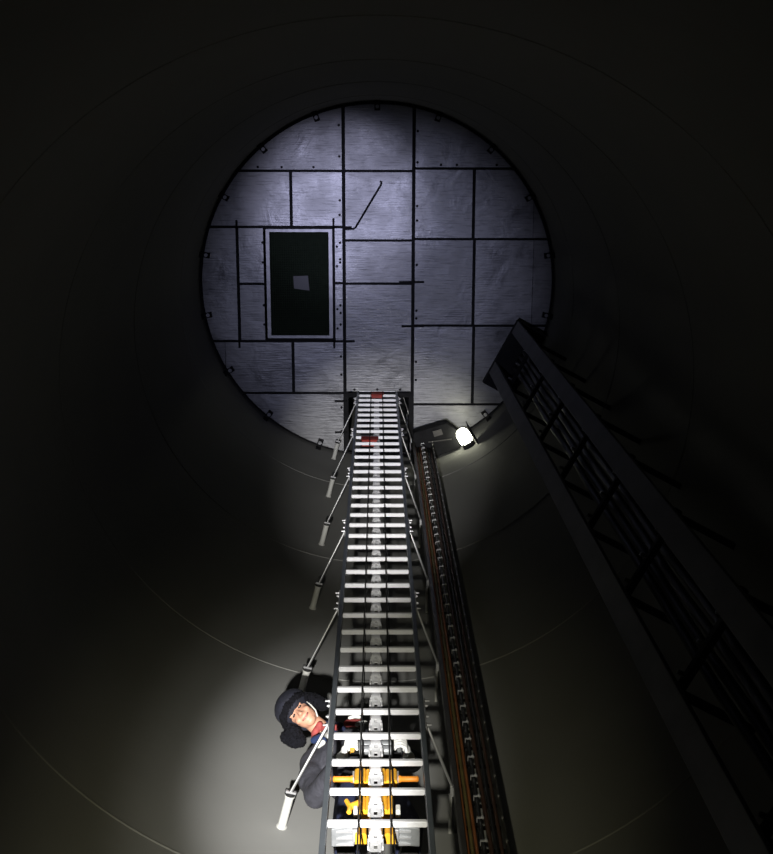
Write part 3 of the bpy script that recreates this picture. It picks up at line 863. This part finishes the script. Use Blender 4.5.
# front fur turn-up over the brow
band = [('c', hp(-0.098, -0.005, 0.058), 0.026, hp(-0.072, -0.068, 0.068), 0.026), ('c', hp(-0.072, -0.068, 0.068), 0.026, hp(0, -0.098, 0.074), 0.027), ('c', hp(0, -0.098, 0.074), 0.027, hp(0.072, -0.068, 0.068), 0.026), ('c', hp(0.072, -0.068, 0.068), 0.026, hp(0.098, -0.005, 0.058), 0.026),
        ('e', hp(0, -0.080, 0.095), (0.060, 0.024, 0.030), H3)]
bo = blob('fur_band', band, 0.006, 'fur', per, 2); furry(bo, 0.0042, 1)
fr = blob('ear_flap', [('c', hp(-0.098, 0.010, 0.045), 0.034, hp(-0.118, -0.010, -0.03), 0.046), ('c', hp(-0.118, -0.010, -0.03), 0.046, hp(-0.140, 0.004, -0.085), 0.040), ('e', hp(-0.152, 0.0, -0.040), (0.052, 0.038, 0.066), H3), ('e', hp(-0.165, 0.0, -0.005), (0.040, 0.034, 0.048), H3)], 0.006, 'fur', per, 2); furry(fr, 0.0050, 2)
fl2 = blob('ear_flap', [('c', hp(0.098, 0.010, 0.045), 0.032, hp(0.112, -0.010, -0.02), 0.044), ('c', hp(0.112, -0.010, -0.02), 0.044, hp(0.122, 0.0, -0.090), 0.040)], 0.006, 'fur', per, 2); furry(fl2, 0.0050, 3)
# pale chin strap along the cheek
MB().tube([hp(0.086, -0.020, 0.030), hp(0.078, -0.040, -0.030), hp(0.066, -0.044, -0.078), hp(0.040, -0.050, -0.112)], 0.0048, 6).build('chin_strap', M['strap_w'], per, True)

# jacket, collar, scarf
jk = [('c', neck + V((0.03, 0.01, -0.03)), 0.075, chest, 0.125), ('e', chest, (0.185, 0.130, 0.185)), ('c', chest, 0.145, waist, 0.140), ('c', waist, 0.140, pel + V((0, 0, 0.02)), 0.150),
      ('c', neck + V((0.02, 0, -0.03)), 0.07, shR, 0.085), ('c', neck + V((0.03, 0, -0.03)), 0.07, shL, 0.085),
      ('c', shR, 0.086, elR, 0.070), ('c', elR, 0.069, elR.lerp(wrR, 0.86), 0.046), ('c', shL, 0.084, elL, 0.068), ('c', elL, 0.067, elL.lerp(wrL, 0.86), 0.046),
      ('e', shR.lerp(elR, 0.45) + V((-0.012, 0.0, 0)), (0.088, 0.085, 0.13)), ('e', waist + V((-0.10, 0, -0.03)), (0.085, 0.10, 0.09))]
jo = blob('jacket', jk, 0.009, 'jacket', per, 3); furry(jo, 0.001, 5)
col = [('c', neck + V((-0.035, -0.055, 0.055)), 0.028, neck + V((0.055, -0.075, -0.015)), 0.032), ('c', neck + V((-0.055, -0.050, 0.020)), 0.028, neck + V((0.01, -0.095, -0.060)), 0.034),
       ('c', neck + V((0.0, 0.05, 0.08)), 0.03, neck + V((0.075, 0.02, 0.04)), 0.034), ('c', neck + V((0.075, 0.02, 0.04)), 0.034, neck + V((0.055, -0.075, -0.015)), 0.032)]
blob('collar', col, 0.007, 'trousers', per, 2)
sc = [('c', neck + V((-0.065, -0.035, 0.025)), 0.020, neck + V((-0.035, -0.088, -0.035)), 0.022), ('c', neck + V((-0.035, -0.088, -0.035)), 0.022, neck + V((0.035, -0.108, -0.075)), 0.020)]
nm_ = hp(0, 0.02, -0.05).lerp(neck, 0.52)
sc += [('c', nm_ - RT * 0.066, 0.022, nm_ - RT * 0.040 + FW * 0.060, 0.022), ('c', nm_ - RT * 0.035 + FW * 0.055, 0.022, nm_ + RT * 0.02 + FW * 0.062, 0.020), ('c', nm_ - RT * 0.058, 0.022, neck + V((-0.065, -0.035, 0.025)), 0.02)]
blob('scarf', sc, 0.006, 'scarf', per, 2)
# harness webbing, chest badge and blue loops over the jacket
def onj(x, z): return V((x, 3.445 + (x + 0.2) ** 2 * 0.8, z))
for nm, m, pts, r in (('harness_strap', 'strap_w', [V((-0.335, 3.470, 6.425)), V((-0.300, 3.440, 6.375)), V((-0.285, 3.425, 6.330))], 0.020),
                      ('harness_strap', 'strap_w', [V((-0.355, 3.480, 6.315)), V((-0.325, 3.450, 6.300))], 0.017),
                      ('harness_loop', 'blue', [V((-0.385, 3.485, 6.390)), V((-0.345, 3.450, 6.360)), V((-0.325, 3.455, 6.330))], 0.022),
                      ('harness_loop', 'blue', [V((-0.205, 3.430, 5.985)), V((-0.155, 3.425, 6.010)), V((-0.115, 3.435, 6.045))], 0.017),
                      ('chest_badge', 'scarf', [V((-0.185, 3.440, 6.515)), V((-0.150, 3.428, 6.500)), V((-0.105, 3.430, 6.500))], 0.024),
                      ('badge_stripe', 'strap_w', [V((-0.170, 3.410, 6.530)), V((-0.140, 3.402, 6.535)), V((-0.110, 3.404, 6.530))], 0.012),
                      ('badge_stripe', 'strap_w', [V((-0.125, 3.408, 6.440)), V((-0.100, 3.404, 6.455)), V((-0.070, 3.408, 6.465))], 0.014)):
    blob(nm, [('c', a, r, b, r) for a, b in zip(pts, pts[1:])], 0.005, m, per, 2)
# gloves
for h, s, wr in ((hR, -1, wrR), (hL, 1, wrL)):
    blob('glove', hand(h, s, 1.12) + [('c', wr, 0.036, h + V((s * 0.048, 0.045, 0)), 0.024)], 0.0042, 'glove', per, 2)
# trousers and boots
tp = [('c', pel + V((0, 0, 0.06)), 0.135, pel, 0.14)]
for s in (-1, 1):
    hip, kn, an, toe = leg[s]
    tp += [('c', pel, 0.12, hip, 0.105), ('c', hip, 0.105, kn, 0.078), ('c', kn, 0.078, an + V((0, 0.01, 0.02)), 0.066)]
blob('trousers', tp, 0.009, 'trousers', per, 3)
for s in (-1, 1):
    hip, kn, an, toe = leg[s]
    bt_ = [('c', an + V((0, 0.005, 0.07)), 0.056, an, 0.054), ('c', an, 0.052, V((an.x, an.y + 0.005, 5.060)), 0.047), ('c', V((an.x, an.y - 0.03, 5.060)), 0.045, toe, 0.036)]
    blob('boot', bt_, 0.008, 'boot', per, 2)
    so = MB().prism([(toe.x + 0.040 * math.cos(t) if math.sin(t) < 0 else an.x + 0.042 * math.cos(t), (toe.y if math.sin(t) < 0 else an.y + 0.012) + (0.045 if math.sin(t) < 0 else 0.045) * math.sin(t)) for t in [2 * PI * i / 24 + 0.01 for i in range(24)]], 5.010, 5.034)
    so.build('boot_sole', M['rubber'], per)
